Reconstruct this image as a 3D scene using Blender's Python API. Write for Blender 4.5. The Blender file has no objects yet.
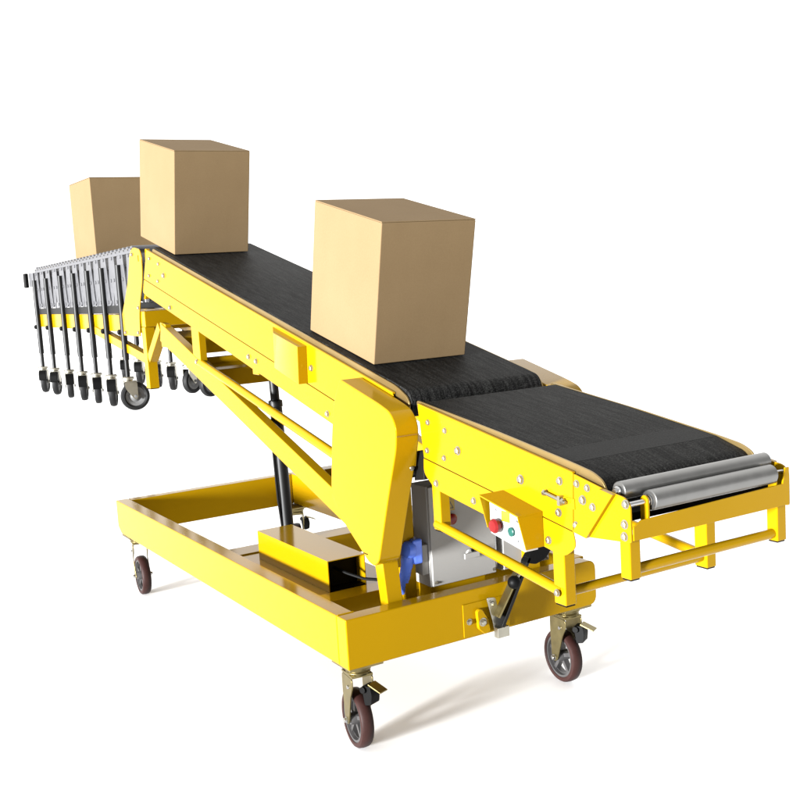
import bpy, bmesh, math, random
from mathutils import Vector, Matrix
random.seed(7)
S = bpy.context.scene
C = S.collection
R = math.radians
sin, cos, pi = math.sin, math.cos, math.pi

# ------------------------------------------------------------------ dimensions (metres)
W, L = 0.9926, 2.405            # base frame
ZB, ZT = 0.295, 0.455
XS, XR = 0.2263, 0.7663         # outer faces of the conveyor side plates
XC = W / 2
TH = 0.2317                     # slope of the long belt


def ztop(y):                    # upper edge of the long side plate
    return 1.1195 + 0.2388 * y


def zbelt(y):
    return ztop(y) + 0.024


def ttop(y):                    # upper edge of the infeed side plate
    return 1.081 + 0.1205 + 0.1653 * (y - 0.0) - 0.0805 if False else 1.1205 + 0.1653 * y


# ------------------------------------------------------------------ materials
def mat(name, col, rough=0.5, metal=0.0, coat=0.0, bump=0.0, bscale=60, var=0.0, vscale=8, spec=0.5, stint=None):
    m = bpy.data.materials.new(name)
    m.use_nodes = True
    nt = m.node_tree
    b = nt.nodes['Principled BSDF']
    b.inputs['Base Color'].default_value = (*col, 1)
    b.inputs['Roughness'].default_value = rough
    b.inputs['Metallic'].default_value = metal
    b.inputs['Coat Weight'].default_value = coat
    b.inputs['Coat Roughness'].default_value = 0.06
    b.inputs['Specular IOR Level'].default_value = spec
    if stint:
        b.inputs['Specular Tint'].default_value = (*stint, 1)
        b.inputs['IOR'].default_value = 1.37
    tc = nt.nodes.new('ShaderNodeTexCoord')
    if bump:
        n = nt.nodes.new('ShaderNodeTexNoise')
        n.inputs['Scale'].default_value = bscale
        n.inputs['Detail'].default_value = 4
        bp = nt.nodes.new('ShaderNodeBump')
        bp.inputs['Strength'].default_value = bump
        bp.inputs['Distance'].default_value = 0.002
        nt.links.new(tc.outputs['Object'], n.inputs['Vector'])
        nt.links.new(n.outputs['Fac'], bp.inputs['Height'])
        nt.links.new(bp.outputs['Normal'], b.inputs['Normal'])
    if var:
        n = nt.nodes.new('ShaderNodeTexNoise')
        n.inputs['Scale'].default_value = vscale
        n.inputs['Detail'].default_value = 6
        nt.links.new(tc.outputs['Object'], n.inputs['Vector'])
        mx = nt.nodes.new('ShaderNodeMix')
        mx.data_type = 'RGBA'
        lo = [c * (1 - var) for c in col]
        hi = [min(1, c * (1 + var)) for c in col]
        mx.inputs['A'].default_value = (*lo, 1)
        mx.inputs['B'].default_value = (*hi, 1)
        nt.links.new(n.outputs['Fac'], mx.inputs['Factor'])
        nt.links.new(mx.outputs['Result'], b.inputs['Base Color'])
        r = nt.nodes.new('ShaderNodeMapRange')
        r.inputs['To Min'].default_value = max(0.02, rough * 0.8)
        r.inputs['To Max'].default_value = min(1, rough * 1.25)
        nt.links.new(n.outputs['Fac'], r.inputs['Value'])
        nt.links.new(r.outputs['Result'], b.inputs['Roughness'])
    return m


def belt_mat():
    m = mat('black_belt_fabric', (0.012, 0.012, 0.012), 0.62)
    nt = m.node_tree
    b = nt.nodes['Principled BSDF']
    tc = nt.nodes.new('ShaderNodeTexCoord')
    mp = nt.nodes.new('ShaderNodeMapping')
    mp.inputs['Scale'].default_value = (110, 9, 9)
    nt.links.new(tc.outputs['Object'], mp.inputs['Vector'])
    n1 = nt.nodes.new('ShaderNodeTexNoise')
    n1.inputs['Scale'].default_value = 1
    n1.inputs['Detail'].default_value = 5
    nt.links.new(mp.outputs['Vector'], n1.inputs['Vector'])
    n2 = nt.nodes.new('ShaderNodeTexNoise')
    n2.inputs['Scale'].default_value = 260
    n2.inputs['Detail'].default_value = 3
    nt.links.new(tc.outputs['Object'], n2.inputs['Vector'])
    mul = nt.nodes.new('ShaderNodeMath')
    mul.operation = 'MULTIPLY'
    mr_ = nt.nodes.new('ShaderNodeMapRange')
    mr_.inputs['To Min'].default_value = 0.18
    mr_.inputs['To Max'].default_value = 0.82
    nt.links.new(n1.outputs['Fac'], mr_.inputs['Value'])
    nt.links.new(mr_.outputs['Result'], mul.inputs[0])
    nt.links.new(n2.outputs['Fac'], mul.inputs[1])
    cr = nt.nodes.new('ShaderNodeValToRGB')
    e = cr.color_ramp.elements
    e[0].position = 0.20
    e[0].color = (0.002, 0.002, 0.002, 1)
    e[1].position = 0.36
    e[1].color = (0.021, 0.021, 0.020, 1)
    nt.links.new(mul.outputs[0], cr.inputs[0])
    nt.links.new(cr.outputs[0], b.inputs['Base Color'])
    bp = nt.nodes.new('ShaderNodeBump')
    bp.inputs['Strength'].default_value = 0.25
    bp.inputs['Distance'].default_value = 0.002
    nt.links.new(n2.outputs['Fac'], bp.inputs['Height'])
    nt.links.new(bp.outputs['Normal'], b.inputs['Normal'])
    b.inputs['Specular IOR Level'].default_value = 0.06
    return m


def card_mat():
    m = mat('kraft_cardboard', (0.25, 0.16, 0.075), 0.85, spec=0.12)
    nt = m.node_tree
    b = nt.nodes['Principled BSDF']
    tc = nt.nodes.new('ShaderNodeTexCoord')
    n = nt.nodes.new('ShaderNodeTexNoise')
    n.inputs['Scale'].default_value = 150
    n.inputs['Detail'].default_value = 5
    n3 = nt.nodes.new('ShaderNodeTexNoise')
    n3.inputs['Scale'].default_value = 5
    n3.inputs['Detail'].default_value = 3
    w = nt.nodes.new('ShaderNodeTexWave')
    w.bands_direction = 'Z'
    w.inputs['Scale'].default_value = 70
    w.inputs['Distortion'].default_value = 0.6
    for x in (n, n3, w):
        nt.links.new(tc.outputs['Object'], x.inputs['Vector'])
    mx = nt.nodes.new('ShaderNodeMix')
    mx.data_type = 'RGBA'
    mx.inputs['A'].default_value = (0.108, 0.071, 0.034, 1)
    mx.inputs['B'].default_value = (0.143, 0.099, 0.052, 1)
    ad = nt.nodes.new('ShaderNodeMath')
    ad.operation = 'MULTIPLY_ADD'
    ad.inputs[1].default_value = 0.5
    ha = nt.nodes.new('ShaderNodeMath')
    ha.operation = 'MULTIPLY'
    ha.inputs[1].default_value = 0.5
    nt.links.new(n3.outputs['Fac'], ha.inputs[0])
    nt.links.new(n.outputs['Fac'], ad.inputs[0])
    nt.links.new(ha.outputs[0], ad.inputs[2])
    nt.links.new(ad.outputs[0], mx.inputs['Factor'])
    nt.links.new(mx.outputs['Result'], b.inputs['Base Color'])
    bp = nt.nodes.new('ShaderNodeBump')
    bp.inputs['Strength'].default_value = 0.03
    bp.inputs['Distance'].default_value = 0.002
    nt.links.new(w.outputs['Fac'], bp.inputs['Height'])
    n4 = nt.nodes.new('ShaderNodeTexNoise')
    n4.inputs['Scale'].default_value = 7
    n4.inputs['Detail'].default_value = 3
    nt.links.new(tc.outputs['Object'], n4.inputs['Vector'])
    b2 = nt.nodes.new('ShaderNodeBump')
    b2.inputs['Strength'].default_value = 0.07
    b2.inputs['Distance'].default_value = 0.012
    nt.links.new(n4.outputs['Fac'], b2.inputs['Height'])
    nt.links.new(b2.outputs['Normal'], bp.inputs['Normal'])
    nt.links.new(bp.outputs['Normal'], b.inputs['Normal'])
    return m


M = dict(
    yellow=mat('yellow_gloss_paint', (0.212, 0.121, 0.0012), 0.13, spec=0.5, stint=(1, 0.55, 0.02), var=0.05, vscale=5),
    belt=belt_mat(),
    card=card_mat(),
    slope_light=mat('belt_slope_light', (0.0105, 0.0105, 0.0102), 0.7, spec=0.12, bump=0.4, bscale=400, var=0.35, vscale=200),  # belt grey lightened to stand for light on the slope
    tape=mat('brown_tape', (0.127, 0.083, 0.039), 0.5, spec=0.3),
    steel=mat('brushed_steel', (0.22, 0.22, 0.215), 0.36, 1.0, var=0.12, vscale=30),
    shaft=mat('polished_shaft', (0.45, 0.45, 0.45), 0.2, 1.0),
    zinc=mat('zinc_plate', (0.36, 0.345, 0.29), 0.32, 1.0, var=0.2, vscale=25),
    yzinc=mat('yellow_passivated_zinc', (0.20, 0.165, 0.075), 0.36, 1.0, var=0.3, vscale=30),
    liner=mat('pale_metal_liner', (0.27, 0.19, 0.075), 0.38, 0.9, var=0.08, vscale=6),
    black=mat('black_powder_coat', (0.0022, 0.0022, 0.0022), 0.45, spec=0.2),
    blackp=mat('black_plastic', (0.0015, 0.0015, 0.0015), 0.5, spec=0.07),
    brownr=mat('brown_red_polyurethane', (0.016, 0.0048, 0.0038), 0.5, spec=0.2, var=0.2, vscale=40),
    rim=mat('cast_aluminium_rim', (0.075, 0.072, 0.072), 0.45, 0.7, var=0.2, vscale=40),
    grey=mat('grey_cabinet_paint', (0.215, 0.21, 0.20), 0.75, spec=0.12, bump=0.02, bscale=300, var=0.03),
    blue=mat('blue_plastic', (0.07, 0.15, 0.62), 0.3),
    red=mat('red_plastic', (0.10, 0.0015, 0.002), 0.3, spec=0.3),
    green=mat('green_plastic', (0.004, 0.045, 0.035), 0.3, spec=0.3),
    white=mat('white_plastic', (0.28, 0.28, 0.28), 0.45),
    sticker=mat('yellow_sticker', (0.20, 0.13, 0.004), 0.5),
    ink=mat('dark_ink', (0.03, 0.03, 0.03), 0.6),
    galv=mat('galvanised_steel', (0.085, 0.085, 0.09), 0.42, 0.35, var=0.22, vscale=35),
    tyre=mat('grey_rubber_tyre', (0.006, 0.006, 0.0062), 0.6, spec=0.15, var=0.15, vscale=30),
    hub=mat('light_grey_hub', (0.085, 0.085, 0.085), 0.5, spec=0.3, var=0.15, vscale=30),
    ground=mat('white_studio_floor', (0.93, 0.93, 0.93), 0.8, spec=0.2),
)


# ------------------------------------------------------------------ mesh helpers
class MB:
    """collects pieces of one part into a single mesh"""

    def __init__(self):
        self.bm = bmesh.new()

    def faces(self, vs, fs):
        v = [self.bm.verts.new(p) for p in vs]
        for f in fs:
            self.bm.faces.new([v[i] for i in f])

    def box(self, x0, x1, y0, y1, z0, z1, mtx=None):
        vs = [Vector((x, y, z)) for x in (x0, x1) for y in (y0, y1) for z in (z0, z1)]
        if mtx:
            vs = [mtx @ v for v in vs]
        self.faces(vs, [(0, 1, 3, 2), (4, 6, 7, 5), (0, 4, 5, 1), (2, 3, 7, 6), (0, 2, 6, 4), (1, 5, 7, 3)])
        return self

    def prism(self, pts, a, b, axis='x', mtx=None):
        """polygon in the plane normal to axis, thickened from a to b"""
        def P(t, p):
            v = {'x': (t, p[0], p[1]), 'y': (p[0], t, p[1]), 'z': (p[0], p[1], t)}[axis]
            return mtx @ Vector(v) if mtx else Vector(v)
        n = len(pts)
        vs = [P(a, p) for p in pts] + [P(b, p) for p in pts]
        fs = [tuple(range(n)), tuple(range(2 * n - 1, n - 1, -1))]
        fs += [(i, (i + 1) % n, n + (i + 1) % n, n + i) for i in range(n)]
        self.faces(vs, fs)
        return self

    def rev(self, prof, p0, axis, seg=24, closed=True):
        """profile (along, radius) turned about an axis through p0"""
        p0, ax = Vector(p0), Vector(axis).normalized()
        u = ax.orthogonal().normalized()
        v = ax.cross(u)
        rings = []
        for (t, r) in prof:
            if r < 1e-6:
                rings.append([self.bm.verts.new(p0 + ax * t)])
            else:
                rings.append([self.bm.verts.new(p0 + ax * t + (u * cos(2 * pi * k / seg) + v * sin(2 * pi * k / seg)) * r)
                              for k in range(seg)])
        prs = list(zip(rings[:-1], rings[1:]))
        for A, B in prs:
            if len(A) == 1 and len(B) == 1:
                continue
            for k in range(seg):
                j = (k + 1) % seg
                if len(A) == 1:
                    self.bm.faces.new((A[0], B[k], B[j]))
                elif len(B) == 1:
                    self.bm.faces.new((A[k], B[0], A[j]))
                else:
                    self.bm.faces.new((A[k], B[k], B[j], A[j]))
        if closed:
            for Rg in (rings[0], rings[-1]):
                if len(Rg) > 1:
                    self.bm.faces.new(Rg)
        return self

    def tube(self, p, q, r, r2=None, seg=20):
        p, q = Vector(p), Vector(q)
        d = (q - p).length
        return self.rev([(0, r), (d, r if r2 is None else r2)], p, q - p, seg)

    def path(self, pts, r, seg=10):
        pts = [Vector(p) for p in pts]
        rings = []
        up = Vector((0.3, 0.2, 1)).normalized()
        for i, p in enumerate(pts):
            d = (pts[min(i + 1, len(pts) - 1)] - pts[max(i - 1, 0)]).normalized()
            u = d.cross(up).normalized()
            v = d.cross(u)
            rings.append([self.bm.verts.new(p + (u * cos(2 * pi * k / seg) + v * sin(2 * pi * k / seg)) * r) for k in range(seg)])
        for A, B in zip(rings[:-1], rings[1:]):
            for k in range(seg):
                self.bm.faces.new((A[k], B[k], B[(k + 1) % seg], A[(k + 1) % seg]))
        self.bm.faces.new(rings[0])
        self.bm.faces.new(rings[-1])
        return self

    def beam(self, p, q, w, h, side=(1, 0, 0)):
        """square bar from p to q, w along side, h across"""
        p, q = Vector(p), Vector(q)
        d = (q - p).normalized()
        s = Vector(side)
        s = (s - d * s.dot(d)).normalized()
        t = d.cross(s)
        vs = [c + s * (a * w / 2) + t * (b * h / 2) for c in (p, q) for a in (-1, 1) for b in (-1, 1)]
        self.faces(vs, [(0, 1, 3, 2), (4, 6, 7, 5), (0, 4, 5, 1), (2, 3, 7, 6), (0, 2, 6, 4), (1, 5, 7, 3)])
        return self

    def build(self, name, m, parent=None, bevel=0.0, seg=2, loc=None, keep=True):
        bm = self.bm
        bmesh.ops.recalc_face_normals(bm, faces=bm.faces)
        me = bpy.data.meshes.new(name)
        o = bpy.data.objects.new(name, me)
        if loc is not None:
            bmesh.ops.translate(bm, verts=bm.verts, vec=-Vector(loc))
            o.location = loc
        bm.to_mesh(me)
        bm.free()
        for p in me.polygons:
            p.use_smooth = True
        me.set_sharp_from_angle(angle=R(32))
        me.materials.append(m)
        C.objects.link(o)
        if parent:
            o.parent = parent
            if parent.type == 'EMPTY' and keep:
                o.matrix_parent_inverse = Matrix.Translation(-parent.location)
        if bevel:
            b = o.modifiers.new('edge', 'BEVEL')
            b.width = bevel
            b.segments = seg
            b.limit_method = 'ANGLE'
            b.angle_limit = R(32)
            b.harden_normals = True
        return o


def tag(o, label=None, cat=None, group=None, kind=None):
    if label: o['label'] = label
    if cat: o['category'] = cat
    if group: o['group'] = group
    if kind: o['kind'] = kind
    return o


def empty(name, loc, label, cat, group=None):
    o = bpy.data.objects.new(name, None)
    o.empty_display_size = 0.1
    o.location = loc
    C.objects.link(o)
    return tag(o, label, cat, group)


def rounded(pts, radii, n=6):
    """round the corners of a polygon"""
    out = []
    k = len(pts)
    for i in range(k):
        p = Vector((*pts[i], 0))
        a = Vector((*pts[i - 1], 0))
        b = Vector((*pts[(i + 1) % k], 0))
        r = radii[i] if isinstance(radii, (list, tuple)) else radii
        if r <= 0:
            out.append(pts[i])
            continue
        da, db = (a - p), (b - p)
        t = min(r, da.length * 0.45, db.length * 0.45)
        s, e = p + da.normalized() * t, p + db.normalized() * t
        for j in range(n + 1):
            u = j / n
            q = s * (1 - u) ** 2 + p * (2 * u * (1 - u)) + e * u * u
            out.append((q.x, q.y))
    return out


# ------------------------------------------------------------------ floor
g = MB()
n = 96
g.faces([(60 * cos(2 * pi * k / n), 60 * sin(2 * pi * k / n), 0) for k in range(n)], [tuple(range(n))])
floor = g.build('floor', M['ground'])
tag(floor, 'seamless white studio floor under the yellow conveyor', kind='structure')

# ------------------------------------------------------------------ the loading conveyor
root = empty('loading_conveyor', (0, 0, 0),
             'long yellow inclined belt conveyor with black belts on a wheeled yellow frame', 'conveyor')
Y = M['yellow']


def bolt(parent, x, y, z, r=0.0085, side=-1, m='zinc', axis='x'):
    ax = {'x': (side, 0, 0), 'y': (0, side, 0)}[axis]
    b = MB()
    b.rev([(0, r * 1.25), (0.0015, r * 1.25), (0.0018, r)], (x, y, z), ax, 16)
    p0 = Vector((x, y, z)) + Vector(ax) * 0.0018
    b.rev([(0, r), (r * 0.55, r * 0.96), (r * 0.8, r * 0.55), (r * 0.82, 0)], p0, ax, 6)
    return b.build('bolt', M[m], parent)


# --- base frame
bf = MB().box(0, 0.06, 0.06, L, ZB, ZT)
# left rail with a clipped lower far corner
bf = MB()
bf.prism([(0.0605, ZB), (L - 0.05, ZB), (L, ZB + 0.03), (L, ZT), (0.0605, ZT)], 0.0, 0.062, 'x')
base_l = bf.build('frame_rail', Y, root, 0.005, 3)
b = MB().prism([(0.0605, ZB), (L - 0.05, ZB), (L, ZB + 0.03), (L, ZT), (0.0605, ZT)], W - 0.062, W, 'x')
b.build('frame_rail', Y, root, 0.005, 3)
fr = rounded([(0, ZB), (W, ZB), (W, ZT), (0, ZT)], [0, 0.035, 0.035, 0])
frontb = MB().prism(fr, 0.0, 0.06, 'y').build('front_cross_beam', Y, root, 0.004, 3)
MB().prism([(0.0625, ZB), (W - 0.0625, ZB), (W - 0.0625, ZT), (0.0625, ZT)], L - 0.06, L - 0.0005, 'y').build('rear_cross_beam', Y, root, 0.004)
MB().box(0.0625, W - 0.0625, 1.09, 1.21, 0.33, 0.42).build('middle_cross_beam', Y, root, 0.004)
MB().box(0.0625, W - 0.0625, 0.290, 0.380, 0.300, 0.4255).build('middle_cross_beam', Y, root, 0.004)
MB().box(0.345, 0.455, 0.205, 0.345, 0.4262, 0.640).build('motor_bracket', Y, root, 0.003)
MB().box(0.0625, 0.44, 0.3805, 1.089, 0.405, 0.4150).build('tray', Y, root, 0.002)
# weld seam at the near corner of the frame
MB().path([(0.004, 0.0603, ZT + 0.0005), (0.03, 0.0603, ZT + 0.0008), (0.06, 0.0603, ZT + 0.0005)], 0.0022).build('weld_seam', Y, frontb)


# --- heavy casters under the frame
def caster(x, y, az, trail, brake, paz=None):
    """swivel caster: axis at x,y under the frame; az = rolling direction from +Y toward +X (degrees)"""
    d = Vector((sin(R(az)), cos(R(az)), 0))
    nrm = Vector((cos(R(az)), -sin(R(az)), 0))
    ctr = Vector((x, y, 0.095)) + Vector((sin(R(az)), cos(R(az)), 0)) * trail
    top = MB().box(x - 0.060, x + 0.060, y - 0.060, y + 0.060, ZB - 0.009, ZB - 0.0005)
    top.rev([(0, 0.042), (0.008, 0.046), (0.016, 0.042), (0.018, 0.035), (0.024, 0.040), (0.032, 0.036), (0.036, 0.022)],
            (x, y, ZB - 0.0092), (0, 0, -1), 28)
    cb = top.build('caster', M['yzinc'], root, 0.001)
    # fork
    f = MB()
    zt = ZB - 0.046
    mt = Matrix.Translation(Vector((x, y, 0))) @ Matrix.Rotation(-R(az), 4, 'Z')
    f.box(-0.036, 0.036, -0.033, trail + 0.020, zt, zt + 0.008, mt)
    for s in (-1, 1):
        prof = [(-0.033, zt - 0.0005), (trail + 0.02, zt - 0.0005), (trail + 0.021, zt - 0.05), (trail + 0.016, 0.088),
                (trail, 0.080), (trail - 0.016, 0.088), (-0.010, zt - 0.070), (-0.033, zt - 0.03)]
        prof = rounded(prof, 0.012, 4)
        f.prism(prof, s * 0.032, s * 0.0365, 'x', mt)
    f.build('fork', M['yzinc'], cb, 0.0008)
    # wheel
    t = MB()
    prof = [(-0.020, 0.076), (-0.022, 0.081), (-0.020, 0.089), (-0.014, 0.0935), (0, 0.095), (0.014, 0.0935), (0.020, 0.089),
            (0.022, 0.081), (0.020, 0.076), (-0.020, 0.076)]
    t.rev(prof, ctr, nrm, 48, False)
    t.build('tyre', M['brownr'], cb)
    h = MB()
    h.rev([(-0.018, 0.0755), (-0.018, 0.068), (-0.006, 0.066), (-0.006, 0.064), (0.006, 0.064), (0.006, 0.066), (0.018, 0.068), (0.018, 0.0755)],
          ctr, nrm, 40, False)
    h.rev([(-0.027, 0.0), (-0.027, 0.017), (-0.008, 0.022), (0.008, 0.022), (0.027, 0.017), (0.027, 0)], ctr, nrm, 24, False)
    for k in range(5):
        a = 2 * pi * k / 5 + 0.3
        r_ = d * cos(a) + Vector((0, 0, 1)) * sin(a)
        h.beam(ctr + r_ * 0.018, ctr + r_ * 0.067, 0.020, 0.013, nrm)
    h.build('wheel_rim', M['rim'], cb)
    for s in (-1, 1):
        ax = MB()
        p = ctr + nrm * (s * 0.0366)
        ax.rev([(0, 0.011), (0.003, 0.011), (0.0035, 0.009), (0.010, 0.0085), (0.012, 0.005), (0.012, 0)], p, nrm * s, 6)
        ax.build('axle_nut', M['shaft'], cb)
        ax = MB()
        p = Vector((x, y, zt - 0.035)) + nrm * (s * 0.0366)
        ax.rev([(0, 0.007), (0.004, 0.006), (0.004, 0)], p, nrm * s, 12)
        ax.build('fork_rivet', M['shaft'], cb)
    if brake:
        m2 = Matrix.Translation(Vector((x, y, 0))) @ Matrix.Rotation(-R(paz), 4, 'Z')
        k = MB()
        k.prism(rounded([(0.026, 0.222), (0.060, 0.225), (0.066, 0.196), (0.062, 0.165), (0.036, 0.160)], 0.006, 3), -0.021, 0.021, 'x', m2)
        k.tube(m2 @ Vector((-0.030, 0.036, 0.212)), m2 @ Vector((0.030, 0.036, 0.212)), 0.011, seg=14)
        k.build('brake_block', M['blackp'], cb, 0.0015)
        k = MB()
        k.prism([(0.050, 0.2265), (0.098, 0.208), (0.099, 0.212), (0.051, 0.2315)], -0.019, 0.019, 'x', m2)
        k.build('brake_pedal', M['yzinc'], cb, 0.001)
        k = MB()
        k.rev([(0, 0.009), (0.006, 0.008), (0.008, 0)], m2 @ Vector((-0.030, 0.036, 0.212)), m2.to_3x3() @ Vector((-1, 0, 0)), 6)
        k.build('brake_nut', M['shaft'], cb)
    return cb


caster(0.068, 0.070, 7, 0.032, True, 158)
caster(W - 0.078, 0.068, 4, 0.040, True, 150)
caster(0.062, L - 0.110, 4, -0.030, False)
caster(W - 0.075, L - 0.110, 20, 0.035, True, 100)


# --- infeed table (short section in front)
def edge_y(t):
    return 1.1205 + 0.1653 * t


for side in (0, 1):
    def X(a, b_):        # distances inboard from the outer face
        return (XS + a, XS + b_) if side == 0 else (XR - b_, XR - a)
    a, c = X(0, 0.004)
    pl = rounded([(-0.120, 1.1005), (-0.8215, 0.9855), (-0.8125, 0.8395), (-0.140, 0.9425)], [0.012, 0.002, 0.002, 0.002], 3)
    tp = MB().prism(pl, a, c).build('infeed_side_plate', Y, root, 0.0012)
    a, c = X(0.0002, 0.004)
    sk = rounded([(-0.137, 0.9395), (-0.812, 0.8368), (-0.822, 0.800), (-0.775, 0.765), (-0.560, 0.800), (-0.190, 0.8545), (-0.133, 0.895)],
                 [0.0, 0, 0.02, 0.03, 0, 0.02, 0.03], 4)
    MB().prism(sk, a, c).build('side_skirt', Y, root, 0.0012)
    a, c = X(0.0045, 0.006)
    MB().prism([(-0.15, 0.95), (-0.80, 0.851), (-0.80, 0.828), (-0.15, 0.927)], a, c).build('joint_strip', M['black'], root)
    # rolled top edge of the plate
    ya, yb = X(-0.0015, 0.010)
    xm = (ya + yb) / 2
    MB().prism([(-0.122, edge_y(-0.122) - 0.003), (-0.820, edge_y(-0.820) - 0.003), (-0.820, edge_y(-0.820) + 0.003), (-0.122, edge_y(-0.122) + 0.003)],
               ya, yb).build('plate_lip', Y, root, 0.0025, 3)
    # liner between plate and belt
    a, c = X(0.0115, 0.0175)
    up = [(-0.095, 1.110), (-0.50, edge_y(-0.50) + 0.0165), (-0.80, edge_y(-0.80) + 0.020), (-0.88, 0.9935), (-0.915, 0.976), (-0.928, 0.950),
          (-0.925, 0.93), (-0.80, 0.93), (-0.11, 1.05)]
    MB().prism(rounded(up, [0.015, 0, 0.03, 0.03, 0.02, 0.015, 0, 0, 0.01], 4), a, c).build('belt_guide', M['liner'], root, 0.0008)
    # front bracket plate
    a, c = X(0.0, 0.005)
    ep = rounded([(-0.8235, 0.9835), (-0.935, 0.9605), (-1.000, 0.952), (-1.018, 0.936), (-1.018, 0.848), (-0.862, 0.834), (-0.8155, 0.8415)],
                 [0, 0.01, 0.02, 0.01, 0.005, 0.01, 0], 3)
    e = MB().prism(ep, a, c).build('front_bracket', Y, root, 0.001)
    sx = XS if side == 0 else XR
    sg = -1 if side == 0 else 1
    st = MB()
    o0, o1 = (XS - 0.011, XS - 0.0005) if side == 0 else (XR + 0.0005, XR + 0.011)
    st.prism([(-0.925, 0.963), (-0.972, 0.955), (-0.872, 0.834), (-0.823, 0.842)], o0, o1)
    st.build('diagonal_strap', Y, e, 0.001)
    if side == 0:
        for (y, z) in [(-0.175, 1.051), (-0.263, 1.035), (-0.162, 0.966), (-0.252, 0.954)]:
            bolt(tp, XS, y, z, 0.0072)
        for (y, z) in [(-0.325, 0.984), (-0.612, 0.941)]:
            bolt(tp, XS, y, z, 0.0105)
        for (y, z) in [(-0.771, 0.959), (-0.762, 0.878)]:
            bolt(tp, XS, y, z, 0.0088)
        for (y, z) in [(-0.835, 0.961), (-0.873, 0.956), (-0.812 - 0.014, 0.857)]:
            bolt(e, XS, y, z, 0.0078)
        bolt(e, XS, -0.855, 0.924, 0.0098)
        bolt(e, XS - 0.011, -0.903, 0.916, 0.0082)
        for (y, z) in [(-1.004, 0.937), (-0.999, 0.889), (-0.997, 0.860)]:
            bolt(e, XS, y, z, 0.009)
        for (y, z) in [(-0.202, 0.873), (-0.391, 0.850), (-0.717, 0.799)]:
            bolt(tp, XS + 0.0002, y, z, 0.0085)
        # belt tensioner screw in its slot
        tn = MB()
        tn.box(XS - 0.002, XS - 0.0003, -0.825, -0.765, 0.895, 0.922)
        tn.build('tensioner_slot', Y, tp, 0.0008)
        tn = MB()
        tn.tube((XS - 0.009, -0.722, 0.9225), (XS - 0.009, -0.800, 0.9095), 0.0045)
        tn.rev([(0, 0.008), (0.007, 0.008)], (XS - 0.009, -0.722, 0.9225), (0, 1, 0.165), 6)
        tn.box(XS - 0.014, XS - 0.0022, -0.783, -0.773, 0.900, 0.924)
        tn.rev([(0, 0.0085), (0.008, 0.0085)], (XS - 0.009, -0.786, 0.912), (0, -1, -0.165), 6)
        tn.build('tensioner_screw', M['zinc'], tp)
    else:
        for (y, z) in [(-0.999, 0.889), (-0.903, 0.916)]:
            bolt(e, XR, y, z, 0.009, 1)


def belt_loop(top, r0, c0, r1, c1, th=0.0):
    """outer profile of a belt: top polyline from the +y end to the -y end, drums at both ends"""
    pts = list(top)
    def arc(c, r, a0, a1, n=14):
        return [(c[0] + r * cos(R(a0 + (a1 - a0) * k / n)), c[1] + r * sin(R(a0 + (a1 - a0) * k / n))) for k in range(n + 1)]
    pts += arc(c1, r1, 100, 262)
    pts += arc(c0, r0, -85, 80)
    return pts


# infeed belt
zb2 = lambda y: edge_y(y) + 0.016
c1 = (-0.862, 0.9275)
tb = belt_loop([(-0.125, 1.1045), (-0.45, zb2(-0.45) - 0.001), (-0.70, zb2(-0.70) + 0.001), (-0.800, zb2(-0.800) + 0.001)],
               0.038, (-0.130, 1.066), 0.056, c1)
MB().prism(tb, XS + 0.021, XR - 0.021).build('infeed_belt', M['belt'], root)
sm = MB()
sm.prism([(-0.700, zb2(-0.700) + 0.0016), (-0.703, zb2(-0.703) + 0.0016), (-0.703, zb2(-0.703) - 0.002), (-0.700, zb2(-0.700) - 0.002)], XS + 0.022, XR - 0.022)
sm.build('belt_seam', M['blackp'], root)
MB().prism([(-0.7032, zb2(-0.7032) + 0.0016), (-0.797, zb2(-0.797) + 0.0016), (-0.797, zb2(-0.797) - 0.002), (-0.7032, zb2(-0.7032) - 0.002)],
           XS + 0.0215, XR - 0.0215).build('lit_belt_band', M['slope_light'], root)  # strip added to paint in the lighter band where the belt slope catches light

# --- front rollers
def roller(y, z, x0, x1, r, s0, s1):
    o = MB().rev([(0, r * 0.55), (0, r - 0.002), (0.002, r), (x1 - x0 - 0.002, r), (x1 - x0, r - 0.002), (x1 - x0, r * 0.55)], (x0, y, z), (1, 0, 0), 48)
    ro = o.build('front_roller', M['steel'], root)
    c = MB().rev([(0, 0.0), (0.0005, 0.55 * r), (0.003, 0.55 * r), (0.0035, 0.38 * r), (0.006, 0.36 * r)], (x0 - 0.002, y, z), (-1, 0, 0), 24)
    c.build('bearing_cap', M['shaft'], ro)
    c = MB().rev([(0, 0.0), (0.0005, 0.55 * r), (0.003, 0.55 * r)], (x1 + 0.002, y, z), (1, 0, 0), 24)
    c.build('bearing_cap', M['shaft'], ro)
    MB().tube((s0, y, z), (s1, y, z), 0.0065, seg=16).build('shaft', M['shaft'], ro)
    return ro


roller(-1.004, 0.9345, 0.298, 0.7135, 0.0245, XS + 0.0055, XR - 0.0055)
roller(-0.958, 0.958, 0.2475, 0.7465, 0.0220, XS + 0.0065, XR - 0.0065)
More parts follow.
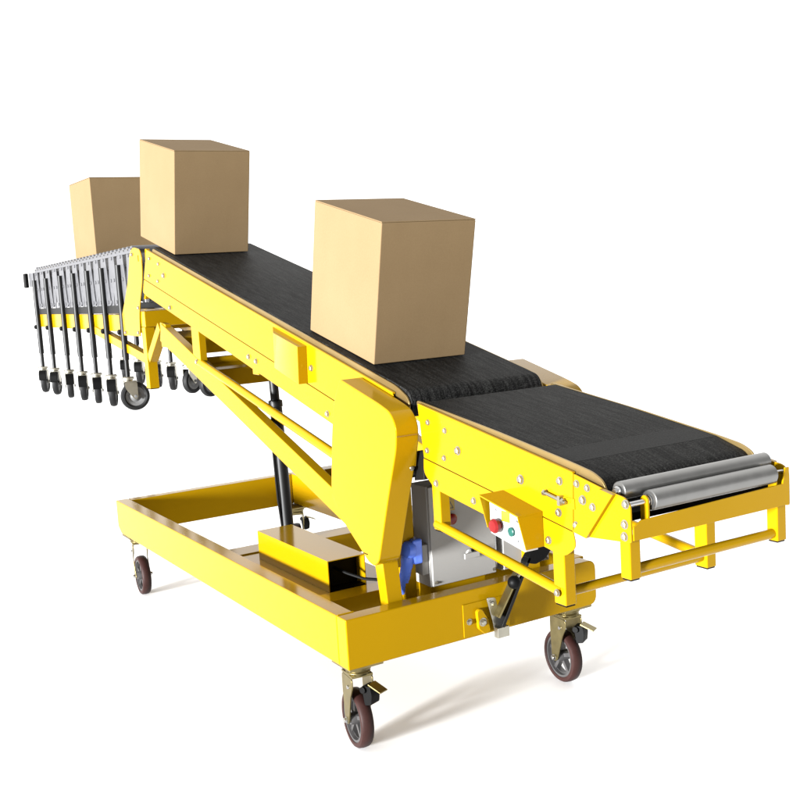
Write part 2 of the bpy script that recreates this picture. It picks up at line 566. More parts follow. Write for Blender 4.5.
# front cross plate with ears that carry the outer roller
cp = MB()
cp.prism([(XS + 0.0055, 0.852), (XR - 0.0055, 0.852), (XR - 0.0055, 0.948), (XR - 0.020, 0.948), (XR - 0.030, 0.908), (XS + 0.03, 0.897), (XS + 0.0055, 0.885)],
         -1.0215, -1.0165, 'y')
cp.box(XS + 0.0055, XR - 0.0055, -1.0162, -0.985, 0.8525, 0.8565)
cpo = cp.build('front_cross_plate', Y, root, 0.001)
for x in (0.283, 0.7185):
    t = MB().prism(rounded([(-1.0155, 0.870), (-0.990, 0.870), (-0.990, 0.940), (-1.003, 0.951), (-1.0155, 0.942)], 0.006, 3), x, x + 0.005)
    t.build('roller_ear', Y, cpo, 0.0005)
MB().box(XS + 0.02, XR - 0.02, -0.975, -0.935, 0.885, 0.905).build('drip_tray', M['blackp'], root, 0.002)

# --- legs and bars under the infeed table
for x in (0.2465, 0.7460):
    MB().box(x - 0.0165, x + 0.0165, -1.0085, -0.974, 0.757, 0.8515).build('front_leg', Y, root, 0.003)
    MB().box(x - 0.0135, x + 0.0135, -1.005, -0.9775, 0.7535, 0.7566).build('leg_cap', M['blackp'], root)
    MB().box(x - 0.013, x + 0.022, -0.7655, -0.7195, 0.635, 0.865).build('rear_leg', Y, root, 0.003)
    MB().box(x - 0.010, x + 0.019, -0.7625, -0.7225, 0.6312, 0.6346).build('leg_cap', M['blackp'], root)
    MB().box(x - 0.013, x + 0.022, -0.205, -0.163, 0.727, 0.90).build('support_post', Y, root, 0.003)
    MB().box(x - 0.010, x + 0.019, -0.202, -0.166, 0.7232, 0.7266).build('leg_cap', M['blackp'], root)
    lb = MB().tube((x - 0.006, -0.172, 0.744), (x - 0.006, -0.745, 0.668), 0.0145).build('side_bar', Y, root)
    if x < 0.5:
        bolt(lb, x - 0.0205, -0.742, 0.6675, 0.008)
MB().tube((0.262, -0.991, 0.776), (0.7305, -0.991, 0.776), 0.0125).build('front_bar', Y, root)
MB().tube((0.262, -0.743, 0.664), (0.735, -0.743, 0.664), 0.0125).build('cross_bar', Y, root)

# --- long inclined section
for side in (0, 1):
    def X(a, b_):
        return (XS + a, XS + b_) if side == 0 else (XR - b_, XR - a)
    zc = lambda y: 0.975 + 0.2352 * y           # lower crease of the plate
    a, c = X(0, 0.004)
    up = rounded([(2.292, 1.668), (2.365, zc(2.365)), (0.02, zc(0.02)), (0.020, ztop(0.02))], [0.02, 0, 0, 0.01], 3)
    ip = MB().prism(up, a, c).build('incline_side_plate', Y, root, 0.0012)
    a, c = X(0.0002, 0.004)
    zl = lambda y: 0.8818 + 0.2380 * y
    MB().prism(rounded([(2.366, zc(2.366) - 0.0035), (2.402, zl(2.402) + 0.01), (0.20, zl(0.20)), (0.20, zc(0.20) - 0.0035)], [0, 0.02, 0, 0], 3),
               a, c).build('lower_skirt', Y, root, 0.0012)
    a, c = X(0.0045, 0.006)
    MB().prism([(2.35, zc(2.35) + 0.01), (2.35, zc(2.35) - 0.012), (0.22, zc(0.22) - 0.012), (0.22, zc(0.22) + 0.01)], a, c).build('joint_strip', M['black'], root)
    # bottom return flange
    a, c = X(0.0072, 0.05)
    MB().prism([(2.38, zl(2.38) + 0.001), (0.20, zl(0.20) + 0.001), (0.20, zl(0.20) + 0.005), (2.38, zl(2.38) + 0.005)], a, c).build('bottom_flange', Y, root)
    a, c = X(-0.0015, 0.010)
    MB().prism([(2.285, ztop(2.285) - 0.004), (0.02, ztop(0.02) - 0.004), (0.02, ztop(0.02) + 0.003), (2.285, ztop(2.285) + 0.003)], a, c).build('plate_lip', Y, root, 0.0025, 3)
    a, c = X(0.0115, 0.0175)
    gp = [(2.235, ztop(2.235) + 0.019), (0.02, ztop(0.02) + 0.022), (-0.040, 1.118), (-0.056, 1.095), (-0.045, 1.06), (0.05, 1.06), (2.25, 1.60)]
    MB().prism(rounded(gp, [0.02, 0.03, 0.02, 0.01, 0, 0, 0], 4), a, c).build('belt_guide', M['liner'], root, 0.0008)
    if side == 0:
        for (y, z) in [(2.249, 1.625), (2.125, 1.595), (2.275, 1.544), (2.152, 1.515)]:
            bolt(ip, XS, y, z, 0.0075)
        bolt(ip, XS, 2.065, 1.539, 0.011)
        for (y, z) in [(2.012, 1.390), (1.129, 1.195), (1.058, 1.180), (0.474, 1.022)]:
            bolt(ip, XS + 0.0002, y, z, 0.0095)
        bolt(ip, XS, 0.575, 1.176, 0.0095)
    # tapered guard box riveted to the plate
    if side == 0:
        gb = MB()
        gb.prism([(0.905, ztop(0.905) - 0.030), (0.600, ztop(0.60) - 0.013), (0.612, zc(0.612) + 0.002), (0.905, zc(0.905) + 0.002)], XS - 0.038, XS - 0.0005) if False else None
        yy0, yy1 = 0.960, 0.602
        v = [(XS - 0.0015, yy0, ztop(yy0) - 0.045), (XS - 0.0015, yy0, zc(yy0) + 0.003),
             (XS - 0.036, yy1, ztop(yy1) - 0.010), (XS - 0.036, yy1 + 0.010, zc(yy1) + 0.003),
             (XS - 0.0005, yy1, ztop(yy1) - 0.010), (XS - 0.0005, yy1 + 0.010, zc(yy1) + 0.003),
             (XS - 0.036, 0.80, ztop(0.80) - 0.012), (XS - 0.036, 0.81, zc(0.81) + 0.003),
             (XS - 0.0005, 0.88, ztop(0.88) - 0.012), (XS - 0.0005, 0.88, zc(0.88) + 0.003)]
        gb.faces(v, [(2, 3, 7, 6), (6, 7, 9, 8), (2, 6, 8, 4), (3, 5, 9, 7), (2, 4, 5, 3), (4, 8, 9, 5)])
        gb.build('guard_box', Y, root, 0.001)

zb1 = lambda y: zbelt(y)
ib = belt_loop([(2.235, zb1(2.235)), (1.2, zb1(1.2) - 0.001), (0.03, zb1(0.03))], 0.045, (2.235, zb1(2.235) - 0.046), 0.045, (-0.012, 1.0935))
MB().prism(ib, XS + 0.021, XR - 0.021).build('incline_belt', M['belt'], root)

# --- drive covers on both sides
cv = [(0.217, 1.166), (-0.030, 1.104), (-0.092, 1.084), (-0.124, 1.041), (-0.116, 0.977), (-0.050, 0.819), (0.032, 0.602),
      (0.066, 0.582), (0.100, 0.589), (0.282, 0.711), (0.329, 0.781), (0.300, 0.960), (0.272, 1.078)]
rad = [0.015, 0.05, 0.04, 0.04, 0.06, 0.08, 0.02, 0.01, 0.03, 0.04, 0.03, 0.05, 0.03]
for side in (0, 1):
    a, c = (XS - 0.080, XS - 0.0008) if side == 0 else (XR + 0.0008, XR + 0.112)
    co = MB().prism(rounded(cv, rad, 6), a, c).build('drive_cover', Y, root, 0.004, 3)
    if side == 0:
        b1 = MB().rev([(0, 0.008), (0.004, 0.007), (0.0045, 0)], (XS - 0.012, -0.0868, 0.905), (0, -0.93, -0.37), 12)
        b1.build('screw', M['zinc'], co)
        MB().beam((XS - 0.0795, -0.1235, 1.0125), (XS - 0.003, -0.1235, 1.0125), 0.003, 0.0012, (0, 0.3, 1)).build('cover_seam', M['liner'], co)
        MB().box(XS - 0.0812, XS - 0.0802, 0.100, 0.128, 0.612, 0.615).build('cover_slot', M['blackp'], co)
# chain guard peeking out behind the cover
MB().prism([(-0.125, 0.955), (-0.085, 0.955), (-0.060, 0.86), (-0.118, 0.87)], XS + 0.010, XS + 0.045).build('drive_chain', M['black'], root, 0.002)

# --- pivot towers on the front beam
for x0 in (XS - 0.037, XR - 0.019):
    t = MB().prism([(0.0605, 0.40), (0.108, 0.40), (0.190, 0.86), (0.125, 0.86), (0.088, 0.60)], x0, x0 + 0.056)
    t.build('pivot_tower', Y, root, 0.002)
for (x0, x1) in ((0.292, 0.335),):
    MB().box(x0, x1, 0.125, 0.165, 0.396, 0.93).build('tower_brace', Y, root, 0.003)
MB().tube((XS + 0.02, 0.150, 0.84), (XR - 0.02, 0.150, 0.84), 0.018).build('pivot_shaft', M['black'], root)


# --- lifting arms
def armz(y):
    return 0.560 + 0.3245 * y


for x0 in (XS, XR - 0.04):
    ar = MB()
    h = 0.044
    ar.prism([(2.17, armz(2.17) + h + 0.006), (2.20, armz(2.20) - h), (0.10, armz(0.10) - h), (0.10, armz(0.10) + h)], x0, x0 + 0.04)
    ao = ar.build('lifting_arm', Y, root, 0.003)
    rd = MB().tube((x0 + 0.012, 1.705, 1.146), (x0 + 0.012, 0.20, 0.822), 0.0175).build('parallel_rod', Y, root)
    if x0 == XS:
        bolt(rd, x0 - 0.002, 1.712, 1.150, 0.010)
        bolt(root and rd, x0 - 0.002, 0.43, 0.874, 0.014)
    MB().box(x0 + 0.002, x0 + 0.034, 1.675, 1.765, 1.115, 1.305).build('hanger_bracket', Y, root, 0.002)
    # short hinge knuckle at the top end of the arm
    MB().prism(rounded([(2.12, 1.20), (2.20, 1.20), (2.20, 1.32), (2.12, 1.31)], 0.01, 3), x0 + 0.006, x0 + 0.034).build('hinge_knuckle', Y, root, 0.002)
MB().beam((XS + 0.035, 1.715, 1.150), (XR - 0.035, 1.715, 1.150), 0.045, 0.03, (0, 1, 0)).build('hanger_tie', Y, root, 0.003)
MB().prism([(1.60, armz(1.60) + 0.036), (1.69, armz(1.69) + 0.030), (1.69, armz(1.69) - 0.040), (1.60, armz(1.60) - 0.040)], XS + 0.041, XR - 0.041).build('arm_tie_plate', Y, root, 0.002)
MB().box(XS + 0.041, XR - 0.041, 0.62, 0.68, armz(0.65) - 0.03, armz(0.65) + 0.03).build('arm_tie_plate', Y, root, 0.002)
MB().prism([(1.98, 1.165), (2.10, 1.20), (2.10, 1.275), (1.98, 1.25)], XS + 0.041, XR - 0.041).build('arm_tie_plate', Y, root, 0.002)

# --- hydraulic cylinder
hx = 0.35
cy = MB().tube((hx, 1.150, 0.42), (hx, 1.182, 0.975), 0.0255)
cy.rev([(0, 0.0255), (0.003, 0.029), (0.026, 0.029), (0.030, 0.022)], (hx, 1.182, 0.975), (0, 0.058, 1), 24)
co = cy.build('hydraulic_cylinder', M['black'], root)
MB().tube((hx, 1.1835, 1.00), (hx, 1.190, 1.115), 0.0185).build('piston_rod', M['black'], co)
MB().path([(hx - 0.024, 1.148, 0.47), (hx - 0.034, 1.15, 0.60), (hx - 0.033, 1.165, 0.80), (hx - 0.03, 1.172, 0.93)], 0.0055).build('hydraulic_hose', M['blackp'], co)
MB().box(XS + 0.05, XR - 0.05, 1.16, 1.22, 1.115, 1.150).build('cylinder_mount', Y, root, 0.003)

# --- pump housing (open front) on the tray
px0, px1, py0, py1, pz0, pz1 = 0.152, 0.298, 0.405, 1.000, 0.4157, 0.527
ph = MB()
t_ = 0.003
ph.box(px0, px0 + t_, py0, py1, pz0, pz1)
ph.box(px1 - t_, px1, py0, py1, pz0, pz1)
ph.box(px0 + t_ + 0.0002, px1 - t_ - 0.0002, py0, py1, pz1 - t_, pz1 - 0.0001)
ph.box(px0 + t_ + 0.0002, px1 - t_ - 0.0002, py1 - t_, py1, pz0, pz1 - t_ - 0.0002)
pho = ph.build('pump_housing', Y, root)
MB().box(px0 + 0.006, px1 - 0.006, py0 + 0.055, py1 - 0.02, pz0 + 0.001, pz1 - 0.008).build('pump_motor', M['blackp'], pho, 0.004)
MB().box(px0 + 0.0035, px1 - 0.0035, py0 + 0.002, py0 + 0.05, pz0, pz0 + 0.004).build('housing_floor', M['blackp'], pho)
MB().path([(px0 + 0.05, py0 + 0.06, 0.485), (px0 + 0.075, py0 + 0.0, 0.470), (px0 + 0.11, py0 - 0.05, 0.455), (px0 + 0.15, py0 - 0.09, 0.452), (px0 + 0.20, py0 - 0.10, 0.456)],
          0.0055).build('hydraulic_hose', M['blackp'], pho)

# --- electrical cabinets on the front beam
gy = M['grey']
cx0, cx1 = 0.378, 0.640
cab = MB().box(cx0, cx1, 0.106, 0.200, 0.456, 0.795).build('electrical_cabinet', gy, root, 0.004, 3)
dr = MB().box(cx0 + 0.003, cx1 - 0.003, 0.0965, 0.1055, 0.459, 0.792).build('cabinet_door', gy, cab, 0.003, 3)
for (x, z) in ((cx1 - 0.014, 0.472), (cx0 + 0.014, 0.472), (cx1 - 0.014, 0.780)):
    bolt(dr, x, 0.0965, z, 0.0045, -1, 'zinc', 'y')
eb = MB().rev([(0, 0.012), (0.010, 0.012), (0.011, 0.018), (0.020, 0.0185), (0.024, 0.013), (0.0255, 0)], (0.457, 0.0965, 0.678), (0, -1, 0), 28)
eb.build('stop_button', M['red'], cab)
st = MB().box(0.432, 0.480, 0.0955, 0.0964, 0.702, 0.752).build('warning_sticker', M['sticker'], cab)
tr = MB()
for (p, q) in (((0.438, 0.711), (0.474, 0.711)), ((0.474, 0.711), (0.456, 0.744)), ((0.456, 0.744), (0.438, 0.711)), ((0.456, 0.734), (0.456, 0.717))):
    tr.beam((p[0], 0.0951, p[1]), (q[0], 0.0951, q[1]), 0.0006, 0.003, (0, 1, 0))
tr.build('warning_triangle', M['ink'], st)
lk = MB().rev([(0, 0.016), (0.006, 0.016), (0.008, 0.013), (0.008, 0)], (0.530, 0.0965, 0.545), (0, -1, 0), 24)
lk.box(0.500, 0.560, 0.078, 0.086, 0.533, 0.551)
lk.build('cabinet_latch', M['grey'], cab, 0.0015)
MB().rev([(0, 0.006), (0.004, 0.005), (0.0045, 0)], (0.530, 0.078, 0.560), (0, -1, 0), 14).build('latch_key', M['blackp'], cab)
MB().box(cx0 + 0.002, 0.60, 0.112, 0.190, 0.396, 0.4555).build('cabinet_bracket', Y, root, 0.002)
c2 = MB().box(0.668, 0.870, 0.106, 0.190, 0.456, 0.760).build('motor_control_box', gy, root, 0.004, 3)
d2 = MB().box(0.671, 0.867, 0.0985, 0.1055, 0.459, 0.757).build('box_lid', gy, c2, 0.003, 3)
for (x, z) in ((0.857, 0.470), (0.681, 0.470)):
    bolt(d2, x, 0.0985, z, 0.0045, -1, 'zinc', 'y')
MB().tube((0.652, 0.12, 0.47), (0.652, 0.12, 0.88), 0.006).build('conduit', M['shaft'], root)

# socket and blue plug on the cabinet's side
so = MB().box(0.352, cx0 - 0.0005, 0.112, 0.170, 0.500, 0.602).build('socket_box', gy, cab, 0.004, 3)
bl = M['blue']
pg = MB()
pg.box(0.315, 0.3515, 0.100, 0.160, 0.545, 0.628)
pgo = pg.build('power_plug', bl, root, 0.008, 4)
k = MB().rev([(0, 0.020), (0.004, 0.028), (0.022, 0.030), (0.030, 0.027), (0.034, 0.015), (0.034, 0)], (0.322, 0.120, 0.592), (-0.75, -0.1, 0.10), 28)
k.build('plug_cap', bl, pgo)
k = MB().rev([(0, 0.016), (0.01, 0.022), (0.05, 0.021), (0.055, 0.0185), (0.13, 0.0175), (0.142, 0.014), (0.146, 0.009)], (0.308, 0.122, 0.585), (-0.10, 0.20, -0.95), 24)
for j in range(6):
    k.rev([(0, 0.0186), (0.004, 0.0186)], Vector((0.308, 0.122, 0.585)) + Vector((-0.10, 0.20, -0.95)).normalized() * (0.064 + j * 0.011), (-0.10, 0.20, -0.95), 24)
k.build('plug_grip', bl, pgo)

# --- push-button station under its hood
x0, x1 = XS - 0.080, XS - 0.0005
hd = MB()
tz = lambda y: 0.901 + 0.187 * (y + 0.533)
hd.prism([(-0.531, tz(-0.531)), (-0.697, tz(-0.697)), (-0.697, tz(-0.697) - 0.004), (-0.531, tz(-0.531) - 0.004)], x0, x1)
# cheeks
for ya, yb, s in ((-0.5312, -0.5345, 0), (-0.6935, -0.6968, 1)):
    zt_ = tz(ya) - 0.0042
    hd.faces([(x0, ya, zt_), (x1, ya, zt_), (x1, ya, zt_ - 0.088), (x0 + 0.022, ya, zt_ - 0.088),
              (x0, yb, zt_), (x1, yb, zt_), (x1, yb, zt_ - 0.088), (x0 + 0.022, yb, zt_ - 0.088)],
             [(0, 1, 2, 3), (7, 6, 5, 4), (0, 4, 5, 1), (1, 5, 6, 2), (2, 6, 7, 3), (3, 7, 4, 0)])
hood = hd.build('control_hood', Y, root, 0.001)
xp = 0.170
pn = MB().prism(rounded([(-0.545, 0.882), (-0.6925, 0.8555), (-0.6925, 0.772), (-0.545, 0.797)], 0.004, 3), xp, xp + 0.04)
pno = pn.build('button_panel', M['white'], hood, 0.0015)
MB().rev([(0, 0.010), (0.010, 0.010), (0.011, 0.0185), (0.020, 0.0195), (0.026, 0.015), (0.028, 0)], (xp, -0.588, 0.826), (-1, 0, 0), 28).build('stop_button', M['red'], pno)
MB().rev([(0, 0.0125), (0.006, 0.012), (0.008, 0.009), (0.0085, 0)], (xp, -0.640, 0.817), (-1, 0, 0), 24).build('start_button', M['green'], pno)
MB().box(xp - 0.0008, xp - 0.0002, -0.632, -0.596, 0.838, 0.866).build('warning_sticker', M['sticker'], pno)
for (y, z) in ((-0.571, 0.864), (-0.577, 0.862), (-0.660, 0.849), (-0.665, 0.847), (-0.664, 0.796), (-0.672, 0.795)):
    MB().box(xp - 0.0008, xp - 0.0002, y - 0.0018, y + 0.0018, z - 0.003, z + 0.003).build('button_legend', M['ink'], pno)

# --- release lever on the front beam
mp = MB().box(0.425, 0.610, -0.0045, -0.0003, 0.303, 0.412).build('lever_plate', Y, root, 0.001)
bolt(mp, 0.447, -0.0045, 0.352, 0.0085, -1, 'zinc', 'y')
bk = MB().prism(rounded([(0.470, 0.385), (0.488, 0.392), (0.512, 0.352), (0.520, 0.310), (0.498, 0.302), (0.474, 0.325)], 0.008, 3), -0.020, -0.005, 'y')
bk.build('pivot_block', Y, mp, 0.002)
bolt(mp, 0.490, -0.020, 0.346, 0.0115, -1, 'zinc', 'y')
br = MB().prism(rounded([(0.505, 0.425), (0.540, 0.420), (0.560, 0.330), (0.578, 0.312), (0.573, 0.290), (0.535, 0.285), (0.528, 0.330)], 0.008, 3), -0.026, -0.0215, 'y')
br.box(0.528, 0.575, -0.048, -0.0265, 0.288, 0.322)
br.build('lever_bracket', M['zinc'], mp, 0.001)
bolt(mp, 0.523, -0.026, 0.405, 0.008, -1, 'zinc', 'y')
bolt(mp, 0.600, -0.0045, 0.352, 0.0085, -1, 'zinc', 'y')
la, lb_ = Vector((0.545, -0.040, 0.325)), Vector((0.667, -0.040, 0.535))
lv = MB().beam(la, lb_, 0.032, 0.012, (0, 1, 0))
lvo = lv.build('lever', M['black'], root, 0.002)  # steel bar coloured black to paint in shade on its right side
MB().beam(la + Vector((-0.0155, -0.002, 0.035)), la + (lb_ - la) * 0.80 + Vector((-0.0155, -0.002, 0.008)), 0.034, 0.006, (0, 1, 0)).build('lever_side', M['yzinc'], lvo, 0.001)
MB().prism(rounded([(0.648, 0.520), (0.680, 0.560), (0.735, 0.572), (0.770, 0.560), (0.730, 0.520), (0.690, 0.508)], 0.008, 3), -0.056, -0.024, 'y').build('lever_grip', M['blackp'], lvo, 0.003)
MB().tube((0.640, -0.050, 0.505), (0.585, -0.075, 0.478), 0.007).build('knob_stem', M['zinc'], lvo)
kb = MB().rev([(0.022 * (1 - cos(pi * k / 12)) , 0.022 * sin(pi * k / 12)) for k in range(13)], (0.600, -0.068, 0.482), (-0.85, -0.4, -0.4), 28)
kb.build('lever_knob', M['blackp'], lvo)

# --- top head: cross beam, foot posts, shelf that carries the roller track
MB().box(XS + 0.0005, XR - 0.0005, 2.405, 2.475, 1.293, 1.372).build('head_cross_beam', Y, root, 0.003)
for x0 in (XS, XR - 0.05):
    fp = MB().box(x0, x0 + 0.05, 2.415, 2.475, 0.985, 1.2925)
    fpo = fp.build('foot_post', Y, root, 0.003)
    MB().box(x0 + 0.003, x0 + 0.047, 2.418, 2.472, 0.981, 0.9848).build('leg_cap', M['blackp'], fpo)
    MB().beam((x0 + 0.025, 2.41, 1.135), (x0 + 0.025, 2.21, 1.30), 0.045, 0.045).build('foot_brace', Y, fpo, 0.002)
    MB().beam((x0 + 0.022, 2.475, 1.135), (x0 + 0.022, 3.35, 1.262), 0.040, 0.045).build('shelf_brace', Y, fpo, 0.002)
    MB().box(x0 + 0.010, x0 + 0.05, 2.50, 4.80, 1.262, 1.352).build('shelf_beam', Y, root, 0.003)
for y in (2.65, 3.35, 4.05, 4.73):
    MB().box(XS + 0.061, XR - 0.061, y, y + 0.05, 1.265, 1.305).build('shelf_tie', Y, root, 0.002)
hp = [(2.545, 1.655), (2.515, 1.680), (2.470, 1.690), (2.380, 1.676), (2.357, 1.640), (2.365, 1.560), (2.385, 1.505), (2.440, 1.420), (2.470, 1.350),
      (2.485, 1.246), (2.800, 1.246), (2.785, 1.330), (2.690, 1.430), (2.620, 1.510), (2.580, 1.580)]
for side in (0, 1):
    a, c = (XS - 0.006, XS - 0.0005) if side == 0 else (XR + 0.0005, XR + 0.006)
    h_ = MB().prism(rounded(hp, [0.01, 0.02, 0.02, 0.02, 0.03, 0.03, 0.03, 0.03, 0.02, 0.006, 0.006, 0.02, 0.03, 0.03, 0.02], 3), a, c)
    ho = h_.build('head_plate', Y, root, 0.0015)
    if side == 0:
        for (y, z) in [(2.50, 1.265), (2.72, 1.262), (2.470, 1.390), (2.50, 1.655)]:
            bolt(ho, XS - 0.006, y, z, 0.0085)
        MB().box(XS - 0.0085, XS - 0.0062, 2.405, 2.475, 1.617, 1.648).build('plate_pad', Y, ho)
    # rolled end flange of the plate, seen as a thin edge beside the belt
    a, c = (XS + 0.012, XS + 0.030) if side == 0 else (XR - 0.030, XR - 0.012)
    MB().prism(rounded([(2.35, 1.675), (2.325, 1.675), (2.335, 1.600), (2.365, 1.500), (2.405, 1.430), (2.43, 1.43), (2.388, 1.500), (2.360, 1.57)], 0.008, 3),
               a, c).build('end_flange', Y, ho, 0.001)

# ------------------------------------------------------------------ flexible roller track behind
flex = empty('flexible_roller_track', (XC, 3.7, 0.84),
             'flexible roller track with silver lattice sides and black caster legs behind the yellow head plate', 'roller conveyor')
gv = M['galv']


def ftop(y):
    return 1.695 - 0.0185 * (y - 2.55)


FX0, FX1 = XS + 0.012, XR - 0.012
ys = [2.773, 3.085, 3.384, 3.698, 4.016, 4.392, 4.72]
# lattice bars, one mesh per bay and side
bays = [2.60] + ys
for sx, ex_ in ((FX0, -1), (FX1, 1)):
    for i in range(len(bays) - 1):
        y0, y1 = bays[i], bays[i + 1]
        nb = 4 if i else 2
        for k in range(nb):
            yc = y0 + (y1 - y0) * (k + 0.5) / nb
            lean = 0.020 if k % 2 == 0 else -0.020
            off = 0.003 if k % 2 == 0 else -0.003
            zt_, zb_ = ftop(yc) - 0.018, 1.402 - 0.006 * (yc - 2.6)
            bmx = MB()
            bmx.beam((sx + off, yc + lean, zb_), (sx + off, yc - lean, zt_), 0.0035, 0.074)
            for zz, s_ in ((zt_ - 0.02, -1), ((zt_ + zb_) / 2, 0), (zb_ + 0.02, 1)):
                bmx.rev([(0, 0.010), (0.004, 0.009), (0.0045, 0)], (sx + off + ex_ * 0.0025, yc + s_ * lean * 0.85, zz), (ex_, 0, 0), 10)
            bmx.build('lattice_bar', gv, flex)
    # top edge rail and lower black rail
    MB().prism([(2.56, ftop(2.56) - 0.030), (4.72, ftop(4.72) - 0.030), (4.72, ftop(4.72) - 0.006), (2.56, ftop(2.56) - 0.006)],
               sx - 0.006, sx + 0.006).build('top_rail', gv, flex, 0.001)
    MB().prism([(2.56, 1.362), (4.80, 1.346), (4.80, 1.384), (2.56, 1.404)], sx - 0.008, sx + 0.008).build('lower_rail', M['black'], flex, 0.002)
# rollers
yy = 2.60
while yy < 4.72:
    r_ = MB().rev([(0, 0.016), (0.0, 0.019), (0.003, 0.021), (FX1 - FX0 - 0.023, 0.021), (FX1 - FX0 - 0.020, 0.019), (FX1 - FX0 - 0.020, 0.016)],
                  (FX0 + 0.010, yy, ftop(yy) - 0.012), (1, 0, 0), 16)
    ro = r_.build('roller', M['galv'], flex)
    MB().tube((FX0 - 0.013, yy, ftop(yy) - 0.012), (FX1 + 0.013, yy, ftop(yy) - 0.012), 0.005, seg=8).build('roller_axle', M['shaft'], ro)
    yy += 0.072


def leg(x, y, out, az, ztp, zbot=0.838, cover=True):
    """black telescopic leg with its own small caster; az = rolling direction"""
    lx = x + out * 0.014
    zc_ = zbot + 0.180
    l = MB().tube((lx, y, ztp), (lx, y, zc_ + 0.09), 0.0165, seg=16)
    l.tube((lx, y, zc_ + 0.0905), (lx, y, zc_ + 0.001), 0.0120, seg=16)
    lo = l.build('leg', M['black'], flex)
    MB().rev([(0, 0.007), (0.012, 0.007), (0.013, 0.015), (0.028, 0.015), (0.030, 0.010), (0.030, 0)], (lx, y + 0.012, 1.262), (-0.5, 0.86, 0), 10).build('height_knob', M['blackp'], lo)
    d = Vector((sin(R(az)), cos(R(az)), 0))
    nrm = Vector((cos(R(az)), -sin(R(az)), 0))
    mt = Matrix.Translation(Vector((lx, y, 0))) @ Matrix.Rotation(-R(az), 4, 'Z')
    tr_ = 0.030
    f = MB()
    f.rev([(0, 0.028), (0.005, 0.033), (0.012, 0.033), (0.016, 0.024), (0.022, 0.026)], (lx, y, zc_), (0, 0, -1), 18)
    f.box(-0.024, 0.024, -0.022, tr_ + 0.012, zc_ - 0.028, zc_ - 0.0225, mt)
    for s in (-1, 1):
        f.prism(rounded([(-0.022, zc_ - 0.0285), (tr_ + 0.012, zc_ - 0.0285), (tr_ + 0.012, zbot + 0.068), (tr_, zbot + 0.058), (tr_ - 0.013, zbot + 0.068), (-0.02, zc_ - 0.06)],
                        0.008, 3), s * 0.023, s * 0.0265, 'x', mt)
    f.build('fork', M['zinc'], lo)
    ctr = mt @ Vector((0, tr_, zbot + 0.076))
    w = MB().rev([(-0.015, 0.052), (-0.0195, 0.060), (-0.017, 0.071), (-0.008, 0.0758), (0.008, 0.0758), (0.017, 0.071), (0.0195, 0.060), (0.015, 0.052), (-0.015, 0.052)],
                 ctr, nrm, 36, False)
    w.build('tyre', M['tyre'], lo)
    h = MB()
    h.rev([(-0.010, 0.0), (-0.018, 0.012), (-0.012, 0.018), (-0.006, 0.030), (-0.012, 0.043), (-0.0125, 0.0525), (0.0125, 0.0525), (0.012, 0.043), (0.006, 0.030),
           (0.012, 0.018), (0.018, 0.012), (0.010, 0)], ctr, nrm, 28, False)
    for s in (-1, 1):
        h.rev([(0, 0.009), (0.005, 0.008), (0.006, 0)], ctr + nrm * (s * 0.0267), nrm * s, 8)
    h.build('wheel_hub', M['hub'], lo)
    if cover:
        b_ = MB().prism(rounded([(-0.040, zc_ - 0.024), (-0.0225, zc_ - 0.024), (-0.0225, zc_ - 0.050), (-0.046, zc_ - 0.092), (-0.055, zc_ - 0.088), (-0.056, zc_ - 0.05)], 0.012, 4), -0.024, 0.024, 'x', mt)
        b_.build('brake_shoe', M['blackp'], lo, 0.007, 3)


laz = [98, 22, 16, 20, 14, 26, 24]
for i, y in enumerate(ys):
    leg(FX0, y, -1, laz[i], ftop(y) - 0.078, 0.848 - 0.006 * i if i else 0.846, i > 0)
rys = [3.075, 3.365, 3.665, 3.945, 4.33, 4.66]
raz = [70, 62, 28, 24, 30, 26]
for i, y in enumerate(rys):
    leg(FX1, y, 1, raz[i], ftop(y) - 0.078, 0.835, i > 1)
# end stop with its black handle
es = MB().box(FX0 - 0.020, FX0 - 0.004, 4.735, 4.85, 1.535, 1.628).build('end_stop', gv, flex, 0.002)
MB().box(FX0 - 0.045, FX0 - 0.021, 4.86, 4.915, 1.530, 1.628).build('end_handle', M['blackp'], es, 0.006)
MB().box(FX0 + 0.01, FX1 - 0.01, 4.74, 4.755, 1.42, 1.665).build('end_plate', gv, flex, 0.002)


# ------------------------------------------------------------------ cardboard boxes
def carton(x, y, z, w, l, h, tilt, label):
    """origin at the near left bottom corner, leaning with the belt"""
    o = bpy.data.objects.new('cardboard_box', None)
    C.objects.link(o)
    o.location = (x, y, z)
    o.rotation_euler = (tilt, 0, 0)
    tag(o, label, 'cardboard box', 'cartons riding up the conveyor')
    body = MB().box(0, w, 0, l, 0, h - 0.0035)
    body.build('body', M['card'], o, 0.0035, keep=False)
    MB().box(0.0005, w - 0.0005, 0.0005, l - 0.0005, h - 0.0033, h).build('top_flap', M['card'], o, 0.0012, keep=False)
    return o


def on_belt(s):
    return s * cos(TH), 1.1507 + s * sin(TH)


y_, z_ = on_belt(0.2225)
carton(0.2764, y_, zb1(y_) + 0.003, 0.3594, 0.4623, 0.4653, TH, 'front brown cardboard box, standing low on the black incline belt beside the drive cover')
y_, z_ = on_belt(2.0856)
carton(0.2747, y_, zb1(y_) + 0.003, 0.3701, 0.4916, 0.4755, TH, 'middle brown cardboard box standing at the top end of the black incline belt')
carton(0.3896, 3.7526, ftop(3.7526) + 0.0105, 0.4000, 0.4807, 0.480, 0.0, 'rearmost brown cardboard box standing on the silver roller track')

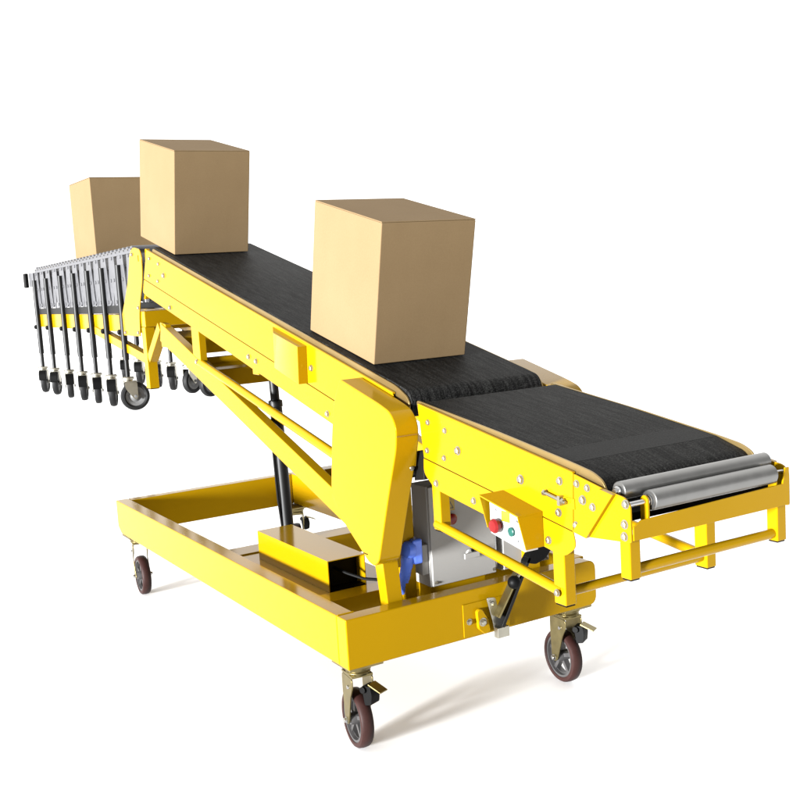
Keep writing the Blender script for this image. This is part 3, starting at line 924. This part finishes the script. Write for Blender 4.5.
# ------------------------------------------------------------------ camera
yaw, pitch, roll, f = 0.5350, 0.1201, -0.0603, 1075.0573
fw = Vector((sin(yaw) * cos(pitch), cos(yaw) * cos(pitch), -sin(pitch)))
r = Vector((cos(yaw), -sin(yaw), 0))
u = r.cross(fw)
r2 = r * cos(roll) + u * sin(roll)
u2 = -r * sin(roll) + u * cos(roll)
cd = bpy.data.cameras.new('camera')
cam = bpy.data.objects.new('camera', cd)
C.objects.link(cam)
mw = Matrix((r2, u2, -fw)).transposed().to_4x4()
mw.translation = Vector((-1.4326, -2.8202, 1.4988))
cam.matrix_world = mw
cd.sensor_width = 36
cd.lens = f / 800 * 36
cd.clip_end = 500
S.camera = cam

# ------------------------------------------------------------------ light: white studio surround + one strong lamp from the left
wd = bpy.data.worlds.new('World')
S.world = wd
wd.use_nodes = True
wn = wd.node_tree
bg = wn.nodes['Background']
# bright white backdrop on the far side (+Y), added dimming on the unseen near side (-Y) deepens shaded faces
tcw = wn.nodes.new('ShaderNodeTexCoord')
dot = wn.nodes.new('ShaderNodeVectorMath')
dot.operation = 'DOT_PRODUCT'
dot.inputs[1].default_value = (-0.10, 0.98, 0.15)
mr = wn.nodes.new('ShaderNodeMapRange')
mr.interpolation_type = 'SMOOTHSTEP'
mr.inputs['From Min'].default_value = -0.55
mr.inputs['From Max'].default_value = 0.15
mr.inputs['To Min'].default_value = 0.65
mr.inputs['To Max'].default_value = 1.70
wn.links.new(tcw.outputs['Generated'], dot.inputs[0])
wn.links.new(dot.outputs['Value'], mr.inputs['Value'])
wn.links.new(mr.outputs['Result'], bg.inputs['Strength'])
bg.inputs['Color'].default_value = (1.0, 0.985, 0.965, 1)

sd = bpy.data.lights.new('key_lamp', 'SUN')
sd.energy = 25.0
sd.angle = R(9)
sd.color = (0.98, 0.99, 1.0)
so_ = bpy.data.objects.new('key_lamp', sd)
C.objects.link(so_)
el, az = R(4.5), R(-102)           # azimuth measured from +Y toward +X: the lamp stands at -X
dirv = Vector((sin(az) * cos(el), cos(az) * cos(el), sin(el)))
so_.rotation_euler = dirv.to_track_quat('Z', 'Y').to_euler()
so_.location = dirv * 8

S.view_settings.view_transform = 'Standard'
S.view_settings.look = 'None'
S.view_settings.exposure = 0
S.view_settings.gamma = 1
